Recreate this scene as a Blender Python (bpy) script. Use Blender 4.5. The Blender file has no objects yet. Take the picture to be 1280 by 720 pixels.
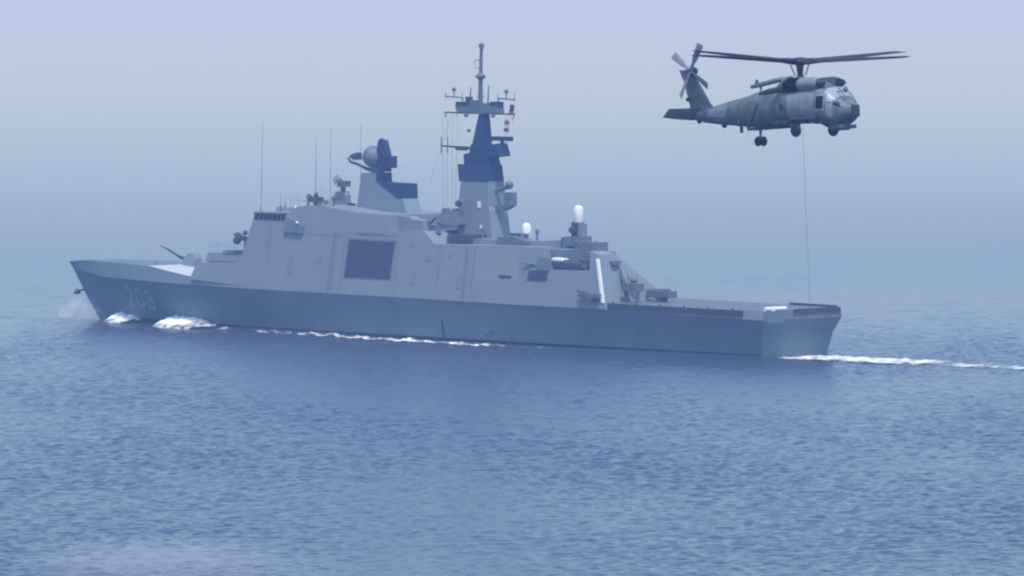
import bpy, bmesh, math, random
import numpy as np
from mathutils import Vector, Matrix

random.seed(7)
R = math.radians
scene = bpy.context.scene
COL = scene.collection

# ------------------------------------------------------------------ camera
CAM_H = 47.5
cd = bpy.data.cameras.new('camera')
cam = bpy.data.objects.new('camera', cd)
COL.objects.link(cam)
cam.location = (0, 0, CAM_H)
cam.rotation_euler = (math.pi / 2 - math.atan(448 / 9650.0), 0, 0)
cd.sensor_width = 36.0
cd.lens = 36.0 * 9650.0 / 1280.0
cd.clip_start = 1.0
cd.clip_end = 40000.0
scene.camera = cam

# ------------------------------------------------------------------ sky and sun
SUN_EL, SUN_AZ = R(66), R(172)          # azimuth from +Y towards +X
world = bpy.data.worlds.new('World')
scene.world = world
world.use_nodes = True
wn = world.node_tree
bgn = wn.nodes['Background']
sky = wn.nodes.new('ShaderNodeTexSky')
sky.sky_type = 'NISHITA'
sky.sun_disc = False
sky.sun_elevation = SUN_EL
sky.sun_rotation = SUN_AZ
sky.altitude = 0
sky.air_density = 1.25
sky.dust_density = 1.2
sky.ozone_density = 6.0
wn.links.new(sky.outputs[0], bgn.inputs[0])
bgn.inputs[1].default_value = 0.12

sl = bpy.data.lights.new('sun', 'SUN')
sl.energy = 2.1
sl.angle = R(8)
sl.color = (1.0, 0.985, 0.96)
sun = bpy.data.objects.new('sun', sl)
COL.objects.link(sun)
to_sun = Vector((math.cos(SUN_EL) * math.sin(SUN_AZ), math.cos(SUN_EL) * math.cos(SUN_AZ), math.sin(SUN_EL)))
sun.rotation_euler = to_sun.to_track_quat('Z', 'Y').to_euler()
sun.location = (0, 0, 300)

vs = scene.view_settings
vs.view_transform = 'Standard'
vs.look = 'None'
vs.exposure = 0.62
vs.gamma = 1.0
vs.use_curve_mapping = False
try:
    scene.cycles.use_denoising = True
    scene.cycles.denoiser = 'OPENIMAGEDENOISE'
except Exception:
    pass
scene.cycles.filter_width = 2.2
scene.cycles.volume_bounces = 2
scene.cycles.max_bounces = 8

# ------------------------------------------------------------------ materials
def material(name):
    m = bpy.data.materials.new(name)
    m.use_nodes = True
    return m, m.node_tree.nodes, m.node_tree.links, m.node_tree.nodes['Principled BSDF']


def paint(name, rgb, rough=0.55, var=0.12, scale=0.6, streak=0.0, metallic=0.0, spec=0.5):
    """Painted metal with blotchy wear and, if asked, vertical weather streaks."""
    m, N, L, b = material(name)
    tc = N.new('ShaderNodeTexCoord')
    n1 = N.new('ShaderNodeTexNoise')
    n1.inputs['Scale'].default_value = scale
    n1.inputs['Detail'].default_value = 6
    L.new(tc.outputs['Object'], n1.inputs['Vector'])
    mr = N.new('ShaderNodeMapRange')
    mr.inputs['From Min'].default_value = 0.3
    mr.inputs['From Max'].default_value = 0.7
    mr.inputs['To Min'].default_value = 1 - var
    mr.inputs['To Max'].default_value = 1 + var
    L.new(n1.outputs['Fac'], mr.inputs['Value'])
    fac = mr.outputs[0]
    if streak:
        mp = N.new('ShaderNodeMapping')
        mp.inputs['Scale'].default_value = (1.6, 1.6, 0.12)
        L.new(tc.outputs['Object'], mp.inputs['Vector'])
        n2 = N.new('ShaderNodeTexNoise')
        n2.inputs['Scale'].default_value = 1.0
        n2.inputs['Detail'].default_value = 4
        L.new(mp.outputs[0], n2.inputs['Vector'])
        m2 = N.new('ShaderNodeMapRange')
        m2.inputs['From Min'].default_value = 0.45
        m2.inputs['From Max'].default_value = 0.75
        m2.inputs['To Min'].default_value = 1.0
        m2.inputs['To Max'].default_value = 1 - streak
        L.new(n2.outputs['Fac'], m2.inputs['Value'])
        mu = N.new('ShaderNodeMath')
        mu.operation = 'MULTIPLY'
        L.new(fac, mu.inputs[0])
        L.new(m2.outputs[0], mu.inputs[1])
        fac = mu.outputs[0]
    mix = N.new('ShaderNodeVectorMath')
    mix.operation = 'SCALE'
    mix.inputs[0].default_value = rgb
    L.new(fac, mix.inputs['Scale'])
    L.new(mix.outputs[0], b.inputs['Base Color'])
    b.inputs['Roughness'].default_value = rough
    b.inputs['Metallic'].default_value = metallic
    b.inputs['Specular IOR Level'].default_value = spec
    return m


M_HULL = paint('hull_grey_shaded', (0.122, 0.168, 0.212), 0.6, 0.07, 0.25, 0.09)  # same paint as the superstructure, darkened for shade under the flare
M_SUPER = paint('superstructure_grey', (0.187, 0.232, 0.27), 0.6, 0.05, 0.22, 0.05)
M_PANEL = paint('panel_grey', (0.12, 0.155, 0.20), 0.6, 0.08, 0.5, 0.06)
M_DECK = paint('sunlit_deck_grey', (0.47, 0.49, 0.51), 0.7, 0.08, 0.5)  # sunlight on the gun deck put into this paler grey
M_NAVY = paint('hazed_dark_paint', (0.006, 0.028, 0.095), 0.6, 0.10, 0.7)  # dark grey paint with the blue of the haze put into its colour
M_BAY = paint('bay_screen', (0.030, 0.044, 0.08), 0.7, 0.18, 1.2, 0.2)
M_DARK = paint('dark_fittings', (0.035, 0.045, 0.06), 0.5, 0.2, 2.0)
M_MID = paint('mid_fittings', (0.11, 0.13, 0.155), 0.55, 0.2, 1.5)
M_WHITE = paint('white_paint', (0.84, 0.84, 0.82), 0.4, 0.03, 1.0)
M_GLASS = paint('dark_glass', (0.004, 0.006, 0.012), 0.35, 0.1, 1.0, spec=0.2)
M_PANE = paint('skylit_pane', (0.30, 0.34, 0.40), 0.25, 0.05, 1.0)  # opaque pane, brightness of the sky behind put into its colour
M_PATCH = paint('lighter_grey', (0.205, 0.245, 0.27), 0.6, 0.06, 0.5)
M_DOOR = paint('door_grey', (0.168, 0.208, 0.245), 0.6, 0.05, 0.8)
M_BOOT = paint('boot_black', (0.012, 0.016, 0.03), 0.5, 0.15, 0.6)
M_NUMBER = paint('number_grey', (0.23, 0.27, 0.33), 0.6, 0.10, 0.8)
M_FLAGRED = paint('flag_red', (0.35, 0.03, 0.035), 0.8, 0.15, 3.0)
M_FLAGWHITE = paint('flag_white', (0.7, 0.7, 0.68), 0.8, 0.1, 3.0)
M_FLAGBLUE = paint('flag_blue', (0.03, 0.04, 0.10), 0.8, 0.1, 3.0)
M_HELI = paint('helicopter_grey', (0.122, 0.152, 0.165), 0.55, 0.36, 1.8, 0.14)
M_HELILIGHT = paint('helicopter_light_grey', (0.215, 0.245, 0.275), 0.5, 0.2, 2.2)
M_HELIDARK = paint('helicopter_dark_grey', (0.03, 0.036, 0.05), 0.5, 0.2, 1.5)
M_HELIMID = paint('helicopter_mid_grey', (0.10, 0.125, 0.15), 0.5, 0.2, 1.5)
M_BLADE = paint('blade_black', (0.022, 0.024, 0.03), 0.45, 0.15, 1.0)
M_TAILBLADE = paint('tail_blade_grey', (0.24, 0.26, 0.30), 0.5, 0.1, 1.0)
M_RUBBER = paint('rubber', (0.008, 0.008, 0.01), 0.8, 0.2, 4.0)
M_SOOT = paint('exhaust_black', (0.002, 0.002, 0.004), 0.9, 0.2, 2.0, spec=0.1)
M_CABLE = paint('steel_cable', (0.10, 0.11, 0.13), 0.5, 0.1, 2.0)


ROUGH = ((600, 0.15), (3600, 0.05), (900, 0.17), (1150, 0.22), (1400, 0.185), (1900, 0.12), (2600, 0.07))


def water_material():
    m, N, L, b = material('sea_water')
    b.inputs['Base Color'].default_value = (0.042, 0.058, 0.108, 1)
    b.inputs['IOR'].default_value = 1.33
    tc = N.new('ShaderNodeTexCoord')
    # nearer water carries ripples; far off they are finer and only roughen the gloss
    sx = N.new('ShaderNodeSeparateXYZ')
    L.new(tc.outputs['Object'], sx.inputs[0])
    lod = []
    for a, c in ((1.0, 0.12),):
        mr = N.new('ShaderNodeMapRange')
        mr.inputs['From Min'].default_value = 780
        mr.inputs['From Max'].default_value = 1250
        mr.inputs['To Min'].default_value = a
        mr.inputs['To Max'].default_value = c
        L.new(sx.outputs['Y'], mr.inputs['Value'])
        lod.append(mr.outputs[0])
    mr = N.new('ShaderNodeMapRange')
    mr.inputs['From Min'].default_value = 600
    mr.inputs['From Max'].default_value = 3600
    L.new(sx.outputs['Y'], mr.inputs['Value'])
    fc = N.new('ShaderNodeFloatCurve')
    cv = fc.mapping.curves[0]
    for yy, rr in ROUGH:
        x = (yy - 600) / 3000
        if x <= 0:
            cv.points[0].location = (0, rr)
        elif x >= 1:
            cv.points[len(cv.points) - 1].location = (1, rr)
        else:
            cv.points.new(x, rr)
    fc.mapping.update()
    L.new(mr.outputs[0], fc.inputs['Value'])
    L.new(fc.outputs[0], b.inputs['Roughness'])
    prev = None
    for sc, st, dist in ((1.1, 0.75, 0.18), (3.4, 0.9, 0.08), (0.25, 0.3, 0.35)):
        mp = N.new('ShaderNodeMapping')
        mp.inputs['Scale'].default_value = (1.0, 0.75, 1.0)
        mp.inputs['Rotation'].default_value = (0, 0, R(12))
        L.new(tc.outputs['Object'], mp.inputs['Vector'])
        n = N.new('ShaderNodeTexNoise')
        n.inputs['Scale'].default_value = sc
        n.inputs['Detail'].default_value = 4
        n.inputs['Roughness'].default_value = 0.6
        L.new(mp.outputs[0], n.inputs['Vector'])
        bp = N.new('ShaderNodeBump')
        mu = N.new('ShaderNodeMath')
        mu.operation = 'MULTIPLY'
        mu.inputs[1].default_value = st
        L.new(lod[0], mu.inputs[0])
        L.new(mu.outputs[0], bp.inputs['Strength'])
        bp.inputs['Distance'].default_value = dist
        L.new(n.outputs['Fac'], bp.inputs['Height'])
        if prev:
            L.new(prev.outputs[0], bp.inputs['Normal'])
        prev = bp
    L.new(prev.outputs[0], b.inputs['Normal'])
    return m


def foam_material(name, lo, hi, scale=0.9, squash=(1, 1, 1)):
    """White broken foam: noise opens holes down to the water."""
    m, N, L, b = material(name)
    b.inputs['Base Color'].default_value = (0.93, 0.94, 0.95, 1)
    b.inputs['Roughness'].default_value = 0.8
    b.inputs['Subsurface Weight'].default_value = 0.5
    b.inputs['Subsurface Radius'].default_value = (1.0, 1.0, 1.0)
    b.inputs['Subsurface Scale'].default_value = 0.6
    tc = N.new('ShaderNodeTexCoord')
    mp = N.new('ShaderNodeMapping')
    mp.inputs['Scale'].default_value = squash
    L.new(tc.outputs['Object'], mp.inputs['Vector'])
    n = N.new('ShaderNodeTexNoise')
    n.inputs['Scale'].default_value = scale
    n.inputs['Detail'].default_value = 7
    n.inputs['Roughness'].default_value = 0.65
    L.new(mp.outputs[0], n.inputs['Vector'])
    at = N.new('ShaderNodeAttribute')
    at.attribute_name = 'cover'
    ad = N.new('ShaderNodeMath')
    ad.operation = 'ADD'
    L.new(n.outputs['Fac'], ad.inputs[0])
    L.new(at.outputs['Fac'], ad.inputs[1])
    mr = N.new('ShaderNodeMapRange')
    mr.inputs['From Min'].default_value = lo
    mr.inputs['From Max'].default_value = hi
    L.new(ad.outputs[0], mr.inputs['Value'])
    L.new(mr.outputs[0], b.inputs['Alpha'])
    return m


M_WATER = water_material()
M_FOAM = foam_material('foam', 0.90, 1.22, 0.9, (1, 1, 1))

# ------------------------------------------------------------------ helpers
def tag(o, label=None, cat=None, group=None, kind=None):
    for k, v in (('label', label), ('category', cat), ('group', group), ('kind', kind)):
        if v:
            o[k] = v
    return o


def empty(name, loc, rot=None):
    o = bpy.data.objects.new(name, None)
    COL.objects.link(o)
    o.location = loc
    if rot is not None:
        o.rotation_euler = rot
    o.empty_display_size = 0.5
    return o


def link(name, me, m, parent=None):
    me.materials.append(m)
    o = bpy.data.objects.new(name, me)
    COL.objects.link(o)
    if parent is not None:
        o.parent = parent
    return o


class MB:
    """Collects shapes (in the owner's own metres) and links them as one mesh object."""
    def __init__(self, conv=None):
        self.bm = bmesh.new()
        self.conv = conv or (lambda p: Vector(p))

    def _v(self, p):
        return self.bm.verts.new(self.conv(p))

    def poly(self, pts):
        return self.bm.faces.new([self._v(p) for p in pts])

    def loft(self, rings, closed=True, caps=True):
        vr = [[self._v(p) for p in r] for r in rings]
        n = len(vr[0])
        for a, b in zip(vr, vr[1:]):
            for i in range(n if closed else n - 1):
                j = (i + 1) % n
                try:
                    self.bm.faces.new((a[i], a[j], b[j], b[i]))
                except ValueError:
                    pass
        if caps and closed:
            self.bm.faces.new(vr[0][::-1])
            self.bm.faces.new(vr[-1])
        return self

    def hexa(self, bot, top):
        return self.loft([bot, top])

    def box(self, a0, a1, b0, b1, c0, c1):
        return self.hexa([(a0, b0, c0), (a1, b0, c0), (a1, b1, c0), (a0, b1, c0)],
                         [(a0, b0, c1), (a1, b0, c1), (a1, b1, c1), (a0, b1, c1)])

    def frus(self, a, b, c0, c1, ha0, hb0, ha1, hb1, da=0, db=0):
        """Tapered block standing on (a, b, c0)."""
        return self.hexa([(a - ha0, b - hb0, c0), (a + ha0, b - hb0, c0), (a + ha0, b + hb0, c0), (a - ha0, b + hb0, c0)],
                         [(a + da - ha1, b + db - hb1, c1), (a + da + ha1, b + db - hb1, c1),
                          (a + da + ha1, b + db + hb1, c1), (a + da - ha1, b + db + hb1, c1)])

    def tube(self, pts, rad, n=8):
        pts = [Vector(p) for p in pts]
        rs = rad if isinstance(rad, (list, tuple)) else [rad] * len(pts)
        rings = []
        for i, p in enumerate(pts):
            d = (pts[min(i + 1, len(pts) - 1)] - pts[max(i - 1, 0)]).normalized()
            ref = Vector((0, 0, 1)) if abs(d.z) < 0.9 else Vector((1, 0, 0))
            u = d.cross(ref).normalized()
            v = d.cross(u)
            rings.append([p + (u * math.cos(2 * math.pi * k / n) + v * math.sin(2 * math.pi * k / n)) * rs[i] for k in range(n)])
        return self.loft(rings)

    def lathe(self, c, prof, n=16, axis=(0, 0, 1)):
        """prof: list of (radius, height) along axis from c."""
        ax = Vector(axis).normalized()
        ref = Vector((1, 0, 0)) if abs(ax.x) < 0.9 else Vector((0, 1, 0))
        u = ax.cross(ref).normalized()
        v = ax.cross(u)
        c = Vector(c)
        return self.loft([[c + ax * h + (u * math.cos(2 * math.pi * k / n) + v * math.sin(2 * math.pi * k / n)) * max(r, 0.004)
                           for k in range(n)] for r, h in prof])

    def ball(self, c, r, n=12, squash=1.0):
        prof = [(r * math.sin(math.pi * k / 8), -r * squash * math.cos(math.pi * k / 8)) for k in range(9)]
        return self.lathe(c, prof, n)

    def slab(self, prof, wp, wsb):
        """Block whose outline prof is [(along, height)], standing between two leaning side walls wp(height) and wsb(height)."""
        P = [self._v((s, wp(z), z)) for s, z in prof]
        S = [self._v((s, wsb(z), z)) for s, z in prof]
        self.bm.faces.new(P)
        self.bm.faces.new(S[::-1])
        n = len(prof)
        for i in range(n):
            j = (i + 1) % n
            self.bm.faces.new((P[i], S[i], S[j], P[j]))
        return self

    def build(self, name, m, parent=None, smooth=False, bevel=0.0, keep=False):
        bm = self.bm
        bmesh.ops.remove_doubles(bm, verts=bm.verts, dist=1e-5)
        bmesh.ops.recalc_face_normals(bm, faces=bm.faces)
        me = bpy.data.meshes.new(name)
        bm.to_mesh(me)
        bm.free()
        if smooth:
            me.polygons.foreach_set('use_smooth', [True] * len(me.polygons))
        o = link(name, me, m, parent)
        if smooth:
            md = o.modifiers.new('edges', 'EDGE_SPLIT')
            md.split_angle = R(40)
        if bevel:
            md = o.modifiers.new('bevel', 'BEVEL')
            md.width = bevel
            md.segments = 2
            md.limit_method = 'ANGLE'
            md.angle_limit = R(35)
        return o


def build_each(g, name, m, parent=None, smooth=False):
    """Links every separate piece of the builder as an object of its own."""
    bm = g.bm
    bmesh.ops.remove_doubles(bm, verts=bm.verts, dist=1e-5)
    bm.verts.index_update()
    seen, outs = set(), []
    for v in list(bm.verts):
        if v.index in seen:
            continue
        stack, isl = [v], []
        seen.add(v.index)
        while stack:
            w = stack.pop()
            isl.append(w)
            for e in w.link_edges:
                q = e.other_vert(w)
                if q.index not in seen:
                    seen.add(q.index)
                    stack.append(q)
        sub = MB()
        mp = {w.index: sub.bm.verts.new(w.co) for w in isl}
        fs = {f for w in isl for f in w.link_faces}
        for f in fs:
            sub.bm.faces.new([mp[w.index] for w in f.verts])
        outs.append(sub.build(name, m, parent, smooth))
    bm.free()
    return outs


# ------------------------------------------------------------------ sea
def make_sea():
    xo = np.arange(62.6, 118.5, 0.8)
    xs_in = np.concatenate([-xo[::-1], np.arange(-62, 62.01, 0.3), xo])
    far = np.array([122, 128, 138, 155, 180, 220, 300, 450, 700, 1100, 1800, 3000, 4800, 7000.0])
    xs = np.concatenate([-far[::-1], xs_in, far])
    ys_in = np.concatenate([np.arange(545, 960, 0.34), np.arange(960, 1330, 0.8)])
    ys_mid = 1330 + np.cumsum(np.linspace(0.9, 9, 220))
    ys_far = ys_mid[-1] + np.cumsum(np.geomspace(12, 900, 28))
    ys_near = np.array([-500, -200, 0, 150, 300, 400, 460, 500, 520, 532, 540.0])
    ys = np.concatenate([ys_near, ys_in, ys_mid, ys_far])
    X, Y = np.meshgrid(xs, ys)
    Z = np.zeros_like(X)
    rng = np.random.default_rng(3)
    fine = np.clip((63 - np.abs(X)) / 6, 0, 1) * np.clip((958 - Y) / 60, 0, 1)
    for k in range(150):
        lam = 0.9 * (6 / 0.9) ** rng.random() ** 1.3
        th = R(-80) + rng.normal(0, 0.8)
        kx, ky = 2 * math.pi / lam * math.cos(th), 2 * math.pi / lam * math.sin(th)
        W = (0.0055 if lam < 2.4 else 0.0040) * lam ** 0.2 * np.sin(kx * X + ky * Y + rng.random() * 6.28)
        Z += W if lam > 2.4 else W * fine
    # gusts: calmer and rougher patches
    g = 0.5 + 0.5 * np.sin(X / 37 + 1.3 * np.sin(Y / 51)) * np.sin(Y / 83 + 0.8 * np.sin(X / 29))
    g2 = 0.5 + 0.5 * np.sin(X / 13 + 2.1 * np.sin(Y / 39 + X / 61)) * np.sin(Y / 31 + 1.7 * np.sin(X / 17))
    Z *= 0.42 + 0.38 * g + 0.48 * g2
    fade = np.clip((118 - np.abs(X)) / 15, 0, 1) * np.clip((Y - 540) / 10, 0, 1) * np.clip((1300 - Y) / 450, 0, 1)
    Z *= fade
    ny, nx = X.shape
    co = np.stack([X, Y, Z], -1).reshape(-1, 3)
    idx = np.arange(ny * nx).reshape(ny, nx)
    q = np.stack([idx[:-1, :-1], idx[:-1, 1:], idx[1:, 1:], idx[1:, :-1]], -1).reshape(-1, 4)
    me = bpy.data.meshes.new('sea')
    me.vertices.add(len(co))
    me.vertices.foreach_set('co', co.ravel())
    me.loops.add(q.size)
    me.loops.foreach_set('vertex_index', q.ravel().astype(np.int32))
    me.polygons.add(len(q))
    me.polygons.foreach_set('loop_start', np.arange(0, q.size, 4, dtype=np.int32))
    me.polygons.foreach_set('loop_total', np.full(len(q), 4, dtype=np.int32))
    me.update()
    me.polygons.foreach_set('use_smooth', [True] * len(q))
    return tag(link('sea', me, M_WATER), 'choppy grey blue sea fading into haze', 'sea', kind='structure')


make_sea()

# haze: one closed box of even thin air around everything
hz = MB()
hz.box(-7400, 7400, -700, 11500, -1.6, 62)
HAZE_D = 0.00028
hm = bpy.data.materials.new('haze_air')
hm.use_nodes = True
hn = hm.node_tree
for n in list(hn.nodes):
    if n.type == 'BSDF_PRINCIPLED':
        hn.nodes.remove(n)
pv = hn.nodes.new('ShaderNodeVolumePrincipled')
pv.inputs['Color'].default_value = (0.33, 0.53, 1.0, 1)
pv.inputs['Absorption Color'].default_value = (1, 1, 1, 1)
pv.inputs['Density'].default_value = HAZE_D
pv.inputs['Anisotropy'].default_value = 0.0
out = [n for n in hn.nodes if n.type == 'OUTPUT_MATERIAL'][0]
hn.links.new(pv.outputs[0], out.inputs['Volume'])
hob = hz.build('haze', hm)
tag(hob, 'pale blue sea haze filling the air', 'haze', kind='stuff')

# ------------------------------------------------------------------ the warship
TH = R(47)
SHIP = (-11.7, 900.0, 0.0)
MID = 62.5


def sc_(p):                      # ship metres: s aft of the stem, t to port, z above water
    return Vector((MID - p[0], p[1], p[2]))


def SB():
    return MB(sc_)


ship = empty('warship', SHIP, (0, 0, math.pi - TH))
tag(ship, 'grey stealth frigate under way with a tall blue mast and empty flight deck', 'warship')


def interp(x, pts):
    return float(np.interp(x, [p[0] for p in pts], [p[1] for p in pts]))


def entry(s, s0, ln, p, bmax, s1, bst):
    x = min(max((s - s0) / ln, 0), 1)
    b = bmax * (1 - (1 - x) ** p)
    y = max(0.0, (s - 88) / (s1 - 88))
    return b + (bst - bmax) * y ** 1.6 * (x >= 1)


KN = [(0.9, 5.98), (3, 5.9), (6, 5.72), (9.5, 5.45), (16, 5.38), (24, 5.3), (52, 5.08), (101, 4.76), (127.5, 4.5)]
TOP = [(0, 6.86), (3, 7.12), (6, 7.25), (14, 7.25), (21.6, 7.12), (29.9, 6.24), (33, 6.15), (60, 5.9), (100, 5.62), (127.5, 5.5)]
LEVELS = [  # stem s, stern s, height(s), half breadth(s)
    (9.0, 124.4, lambda s: -1.8, lambda s: entry(s, 9.0, 55, 1.7, 5.4, 124.4, 3.6)),
    (5.9, 125.5, lambda s: 0.0, lambda s: entry(s, 5.9, 50, 1.8, 6.15, 125.5, 5.0)),
    (5.5, 125.6, lambda s: 0.42, lambda s: entry(s, 5.5, 49.5, 1.82, 6.23, 125.6, 5.1)),
    (3.3, 126.0, lambda s: 2.9, lambda s: entry(s, 3.3, 46, 2.0, 6.6, 126.0, 5.6)),
    (0.9, 126.75, lambda s: interp(s, KN), lambda s: entry(s, 0.9, 42, 2.25, 7.0, 126.75, 6.2)),
    (0.0, 126.75, lambda s: interp(s, TOP), lambda s: max(0.0, entry(s, 0.0, 42, 2.25, 7.0, 126.75, 6.2) - 0.16 * (interp(s, TOP) - interp(s, KN)) * min(1, s / 4))),
]


def breadth(s, z):
    zz, bb = [], []
    for s0, s1, fz, fb in LEVELS:
        zz.append(fz(s))
        bb.append(fb(s) if s >= s0 else 0.0)
    return float(np.interp(z, zz, bb))


def hull_rings(levels, nu=90):
    us = [(i / nu) ** 1.5 for i in range(nu + 1)]
    port = []
    for s0, s1, fz, fb in levels:
        port.append([(s0 + u * (s1 - s0), fb(s0 + u * (s1 - s0)), fz(s0 + u * (s1 - s0))) for u in us])
    return port


h = SB()
rows = hull_rings(LEVELS)
for sgn in (1, -1):
    h.loft([[(s, t * sgn, z) for s, t, z in r] for r in rows[:-1]], closed=False)
tr = [(r[-1][0], r[-1][1], r[-1][2]) for r in rows]
for a, b in zip(tr, tr[1:]):
    h.poly([a, b, (b[0], -b[1], b[2]), (a[0], -a[1], a[2])])
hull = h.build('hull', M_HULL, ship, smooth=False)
me = hull.data
me.polygons.foreach_set('use_smooth', [True] * len(me.polygons))
md = hull.modifiers.new('edges', 'EDGE_SPLIT')
md.split_angle = R(9)

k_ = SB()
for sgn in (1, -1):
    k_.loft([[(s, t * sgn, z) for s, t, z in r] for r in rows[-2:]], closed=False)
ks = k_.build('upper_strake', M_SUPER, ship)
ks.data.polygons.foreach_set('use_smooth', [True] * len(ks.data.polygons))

b_ = SB()
for sgn in (1, -1):
    lo, hi = [], []
    for i in range(80):
        s = 7.5 + i * (125.4 - 7.5) / 79
        lo.append((s, sgn * (breadth(s, -0.3) + 0.03), -0.3))
        hi.append((s, sgn * (breadth(s, 0.62) + 0.03), 0.62))
    b_.loft([lo, hi], closed=False)
b_.build('boot_stripe', M_BOOT, hull)

# hull number, laid on the flared bow plating as brush strokes
def stroke_digit(ch):
    if ch == '0':
        return [[(0.5 + 0.42 * math.sin(a), 0.5 + 0.46 * math.cos(a)) for a in np.linspace(0, 2 * math.pi, 21)]]
    if ch == '2':
        arc = [(0.5 + 0.40 * math.sin(a), 0.71 + 0.25 * math.cos(a)) for a in np.linspace(-1.3, 2.0, 11)]
        return [arc + [(0.6, 0.38), (0.3, 0.18), (0.10, 0.04), (0.92, 0.04)]]
    return [[(0.5 + 0.36 * math.sin(a), 0.735 + 0.225 * math.cos(a)) for a in np.linspace(0, 2 * math.pi, 17)],
            [(0.5 + 0.42 * math.sin(a), 0.27 + 0.24 * math.cos(a)) for a in np.linspace(0, 2 * math.pi, 17)]]


def number_mesh(ds, dz, off, wd):
    g = SB()
    for k, ch in enumerate('208'):
        s_l, z_b = 14.6 + k * 2.3 + ds, 2.05 - k * 0.12 + dz
        W, Hh = 1.75, 2.35
        for line in stroke_digit(ch):
            pts = []
            for (a0, c0), (a1, c1) in zip(line, line[1:]):
                for q in np.linspace(0, 1, 4)[:-1]:
                    pts.append((s_l + (a0 + (a1 - a0) * q) * W, z_b + (c0 + (c1 - c0) * q) * Hh))
            pts.append((s_l + line[-1][0] * W, z_b + line[-1][1] * Hh))
            up, dn = [], []
            for i, (s, z) in enumerate(pts):
                p0, p1 = pts[max(i - 1, 0)], pts[min(i + 1, len(pts) - 1)]
                dx, dy = p1[0] - p0[0], p1[1] - p0[1]
                ln = math.hypot(dx, dy) or 1
                nx, ny = -dy / ln * wd, dx / ln * wd
                for lst, q in ((up, 1), (dn, -1)):
                    ss, z2 = s + nx * q, z + ny * q
                    lst.append((ss, breadth(ss, z2) + off, z2))
            g.loft([up, dn], closed=False)
    return g


number_mesh(0.14, -0.14, 0.03, 0.26).build('hull_number_shadow', M_MID, hull)
number_mesh(0, 0, 0.05, 0.24).build('hull_number', M_NUMBER, hull)

# bow anchor hanging at the stem
a_ = SB()
a_.tube([(2.9, 0, 3.5), (1.9, 0, 3.35)], 0.12)
a_.tube([(1.6, -0.45, 3.0), (1.55, 0, 3.35), (1.6, 0.45, 3.0)], [0.12, 0.25, 0.12])
a_.ball((1.6, 0, 3.2), 0.4, squash=0.8)
a_.build('anchor', M_DARK, hull)

# discharge pipe on the side
p_ = SB()
p_.tube([(74.9, breadth(74.9, 2.7) + 0.08, 2.75), (75.0, breadth(75, 1.5) + 0.1, 1.5), (75.1, breadth(75, 0.5) + 0.1, 0.4)], 0.11)
p_.build('discharge_pipe', M_DARK, hull)
p_ = SB()
for s, z in ((82.2, 1.2), (83.0, 1.6), (86.4, 1.0)):
    p_.tube([(s, breadth(s, z) - 0.05, z), (s, breadth(s, z) + 0.16, z)], 0.14)
build_each(p_, 'scupper', M_DARK, hull)

# decks: flush turtle deck forward, sloping gun deck painted pale as if sunlit
d_ = SB()
L_, R_ = [], []
for i in range(60):
    s = 0.6 + i * (32 - 0.6) / 59
    z = interp(s, TOP) - 0.02
    b = max(0.01, breadth(s, z) - 0.02)
    L_.append((s, b, z)); R_.append((s, -b, z))
d_.loft([L_, R_], closed=False)
d_.build('foredeck', M_PANEL, ship)
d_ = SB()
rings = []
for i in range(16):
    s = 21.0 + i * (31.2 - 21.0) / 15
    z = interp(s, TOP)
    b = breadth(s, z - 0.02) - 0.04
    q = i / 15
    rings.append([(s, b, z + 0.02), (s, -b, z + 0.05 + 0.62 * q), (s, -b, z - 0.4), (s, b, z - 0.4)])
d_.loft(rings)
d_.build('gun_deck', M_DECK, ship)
d_ = SB()
L_, R_ = [], []
for i in range(24):
    s = 86 + i * (126.7 - 86) / 23
    z = interp(s, TOP) - 0.01
    b = breadth(s, z) - 0.03
    L_.append((s, b, z)); R_.append((s, -b, z))
d_.loft([L_, R_], closed=False)
fdeck = d_.build('flight_deck', M_MID, ship)


def wmain(z):
    return 7.0 - 0.16 * (z - 5.2)


def wneg(z):
    return -wmain(z)


# main deckhouse with leaning walls
A = [(30.7, 5.9), (31.68, 7.93), (39.33, 8.15), (40.88, 13.12), (41.0, 14.06), (46.85, 14.12), (48.53, 15.08), (52.44, 15.25),
     (54.5, 15.0), (58.98, 14.6), (64.6, 14.42), (64.75, 12.45), (68.2, 12.7), (71.0, 12.75), (73.0, 11.35), (88.5, 11.48), (88.5, 4.9), (60, 5.1), (45, 5.25)]
sup = SB()
sup.slab(A, wmain, wneg)
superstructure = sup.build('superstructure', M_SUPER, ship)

ah = SB()
ah.slab([(63.4, 12.2), (63.4, 14.32), (66.6, 14.22), (66.9, 13.95), (68.8, 13.85), (69.3, 12.2)], lambda z: 4.1, lambda z: 2.6)
ah.build('radar_deckhouse', M_SUPER, ship)

# second forward step behind the gun, set inboard
f_ = SB()
f_.slab([(32.0, 8.02), (32.4, 9.12), (40.4, 9.34), (40.4, 8.02)], lambda z: wmain(z) - 0.9, lambda z: -wmain(z) + 0.9)
fstep = f_.build('forward_magazine', M_SUPER, ship)
f_ = SB()
f_.slab([(35.2, 9.33), (35.2, 9.44), (40.3, 9.46), (40.3, 9.33)], lambda z: wmain(z) - 0.7, lambda z: -wmain(z) + 0.7)
f_.slab([(33.2, 8.0), (33.2, 8.16), (38.6, 8.2), (38.6, 8.0)], lambda z: wmain(z) - 0.55, lambda z: 4.0)  # dark strip put in for the shadow gap under the step
build_each(f_, 'dark_step_line', M_DARK, fstep)


def side_panel(prof, out, thick=0.3, w=wmain):
    g = SB()
    g.slab(prof, lambda z: w(z) + out, lambda z: w(z) + out - thick)
    return g


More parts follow.
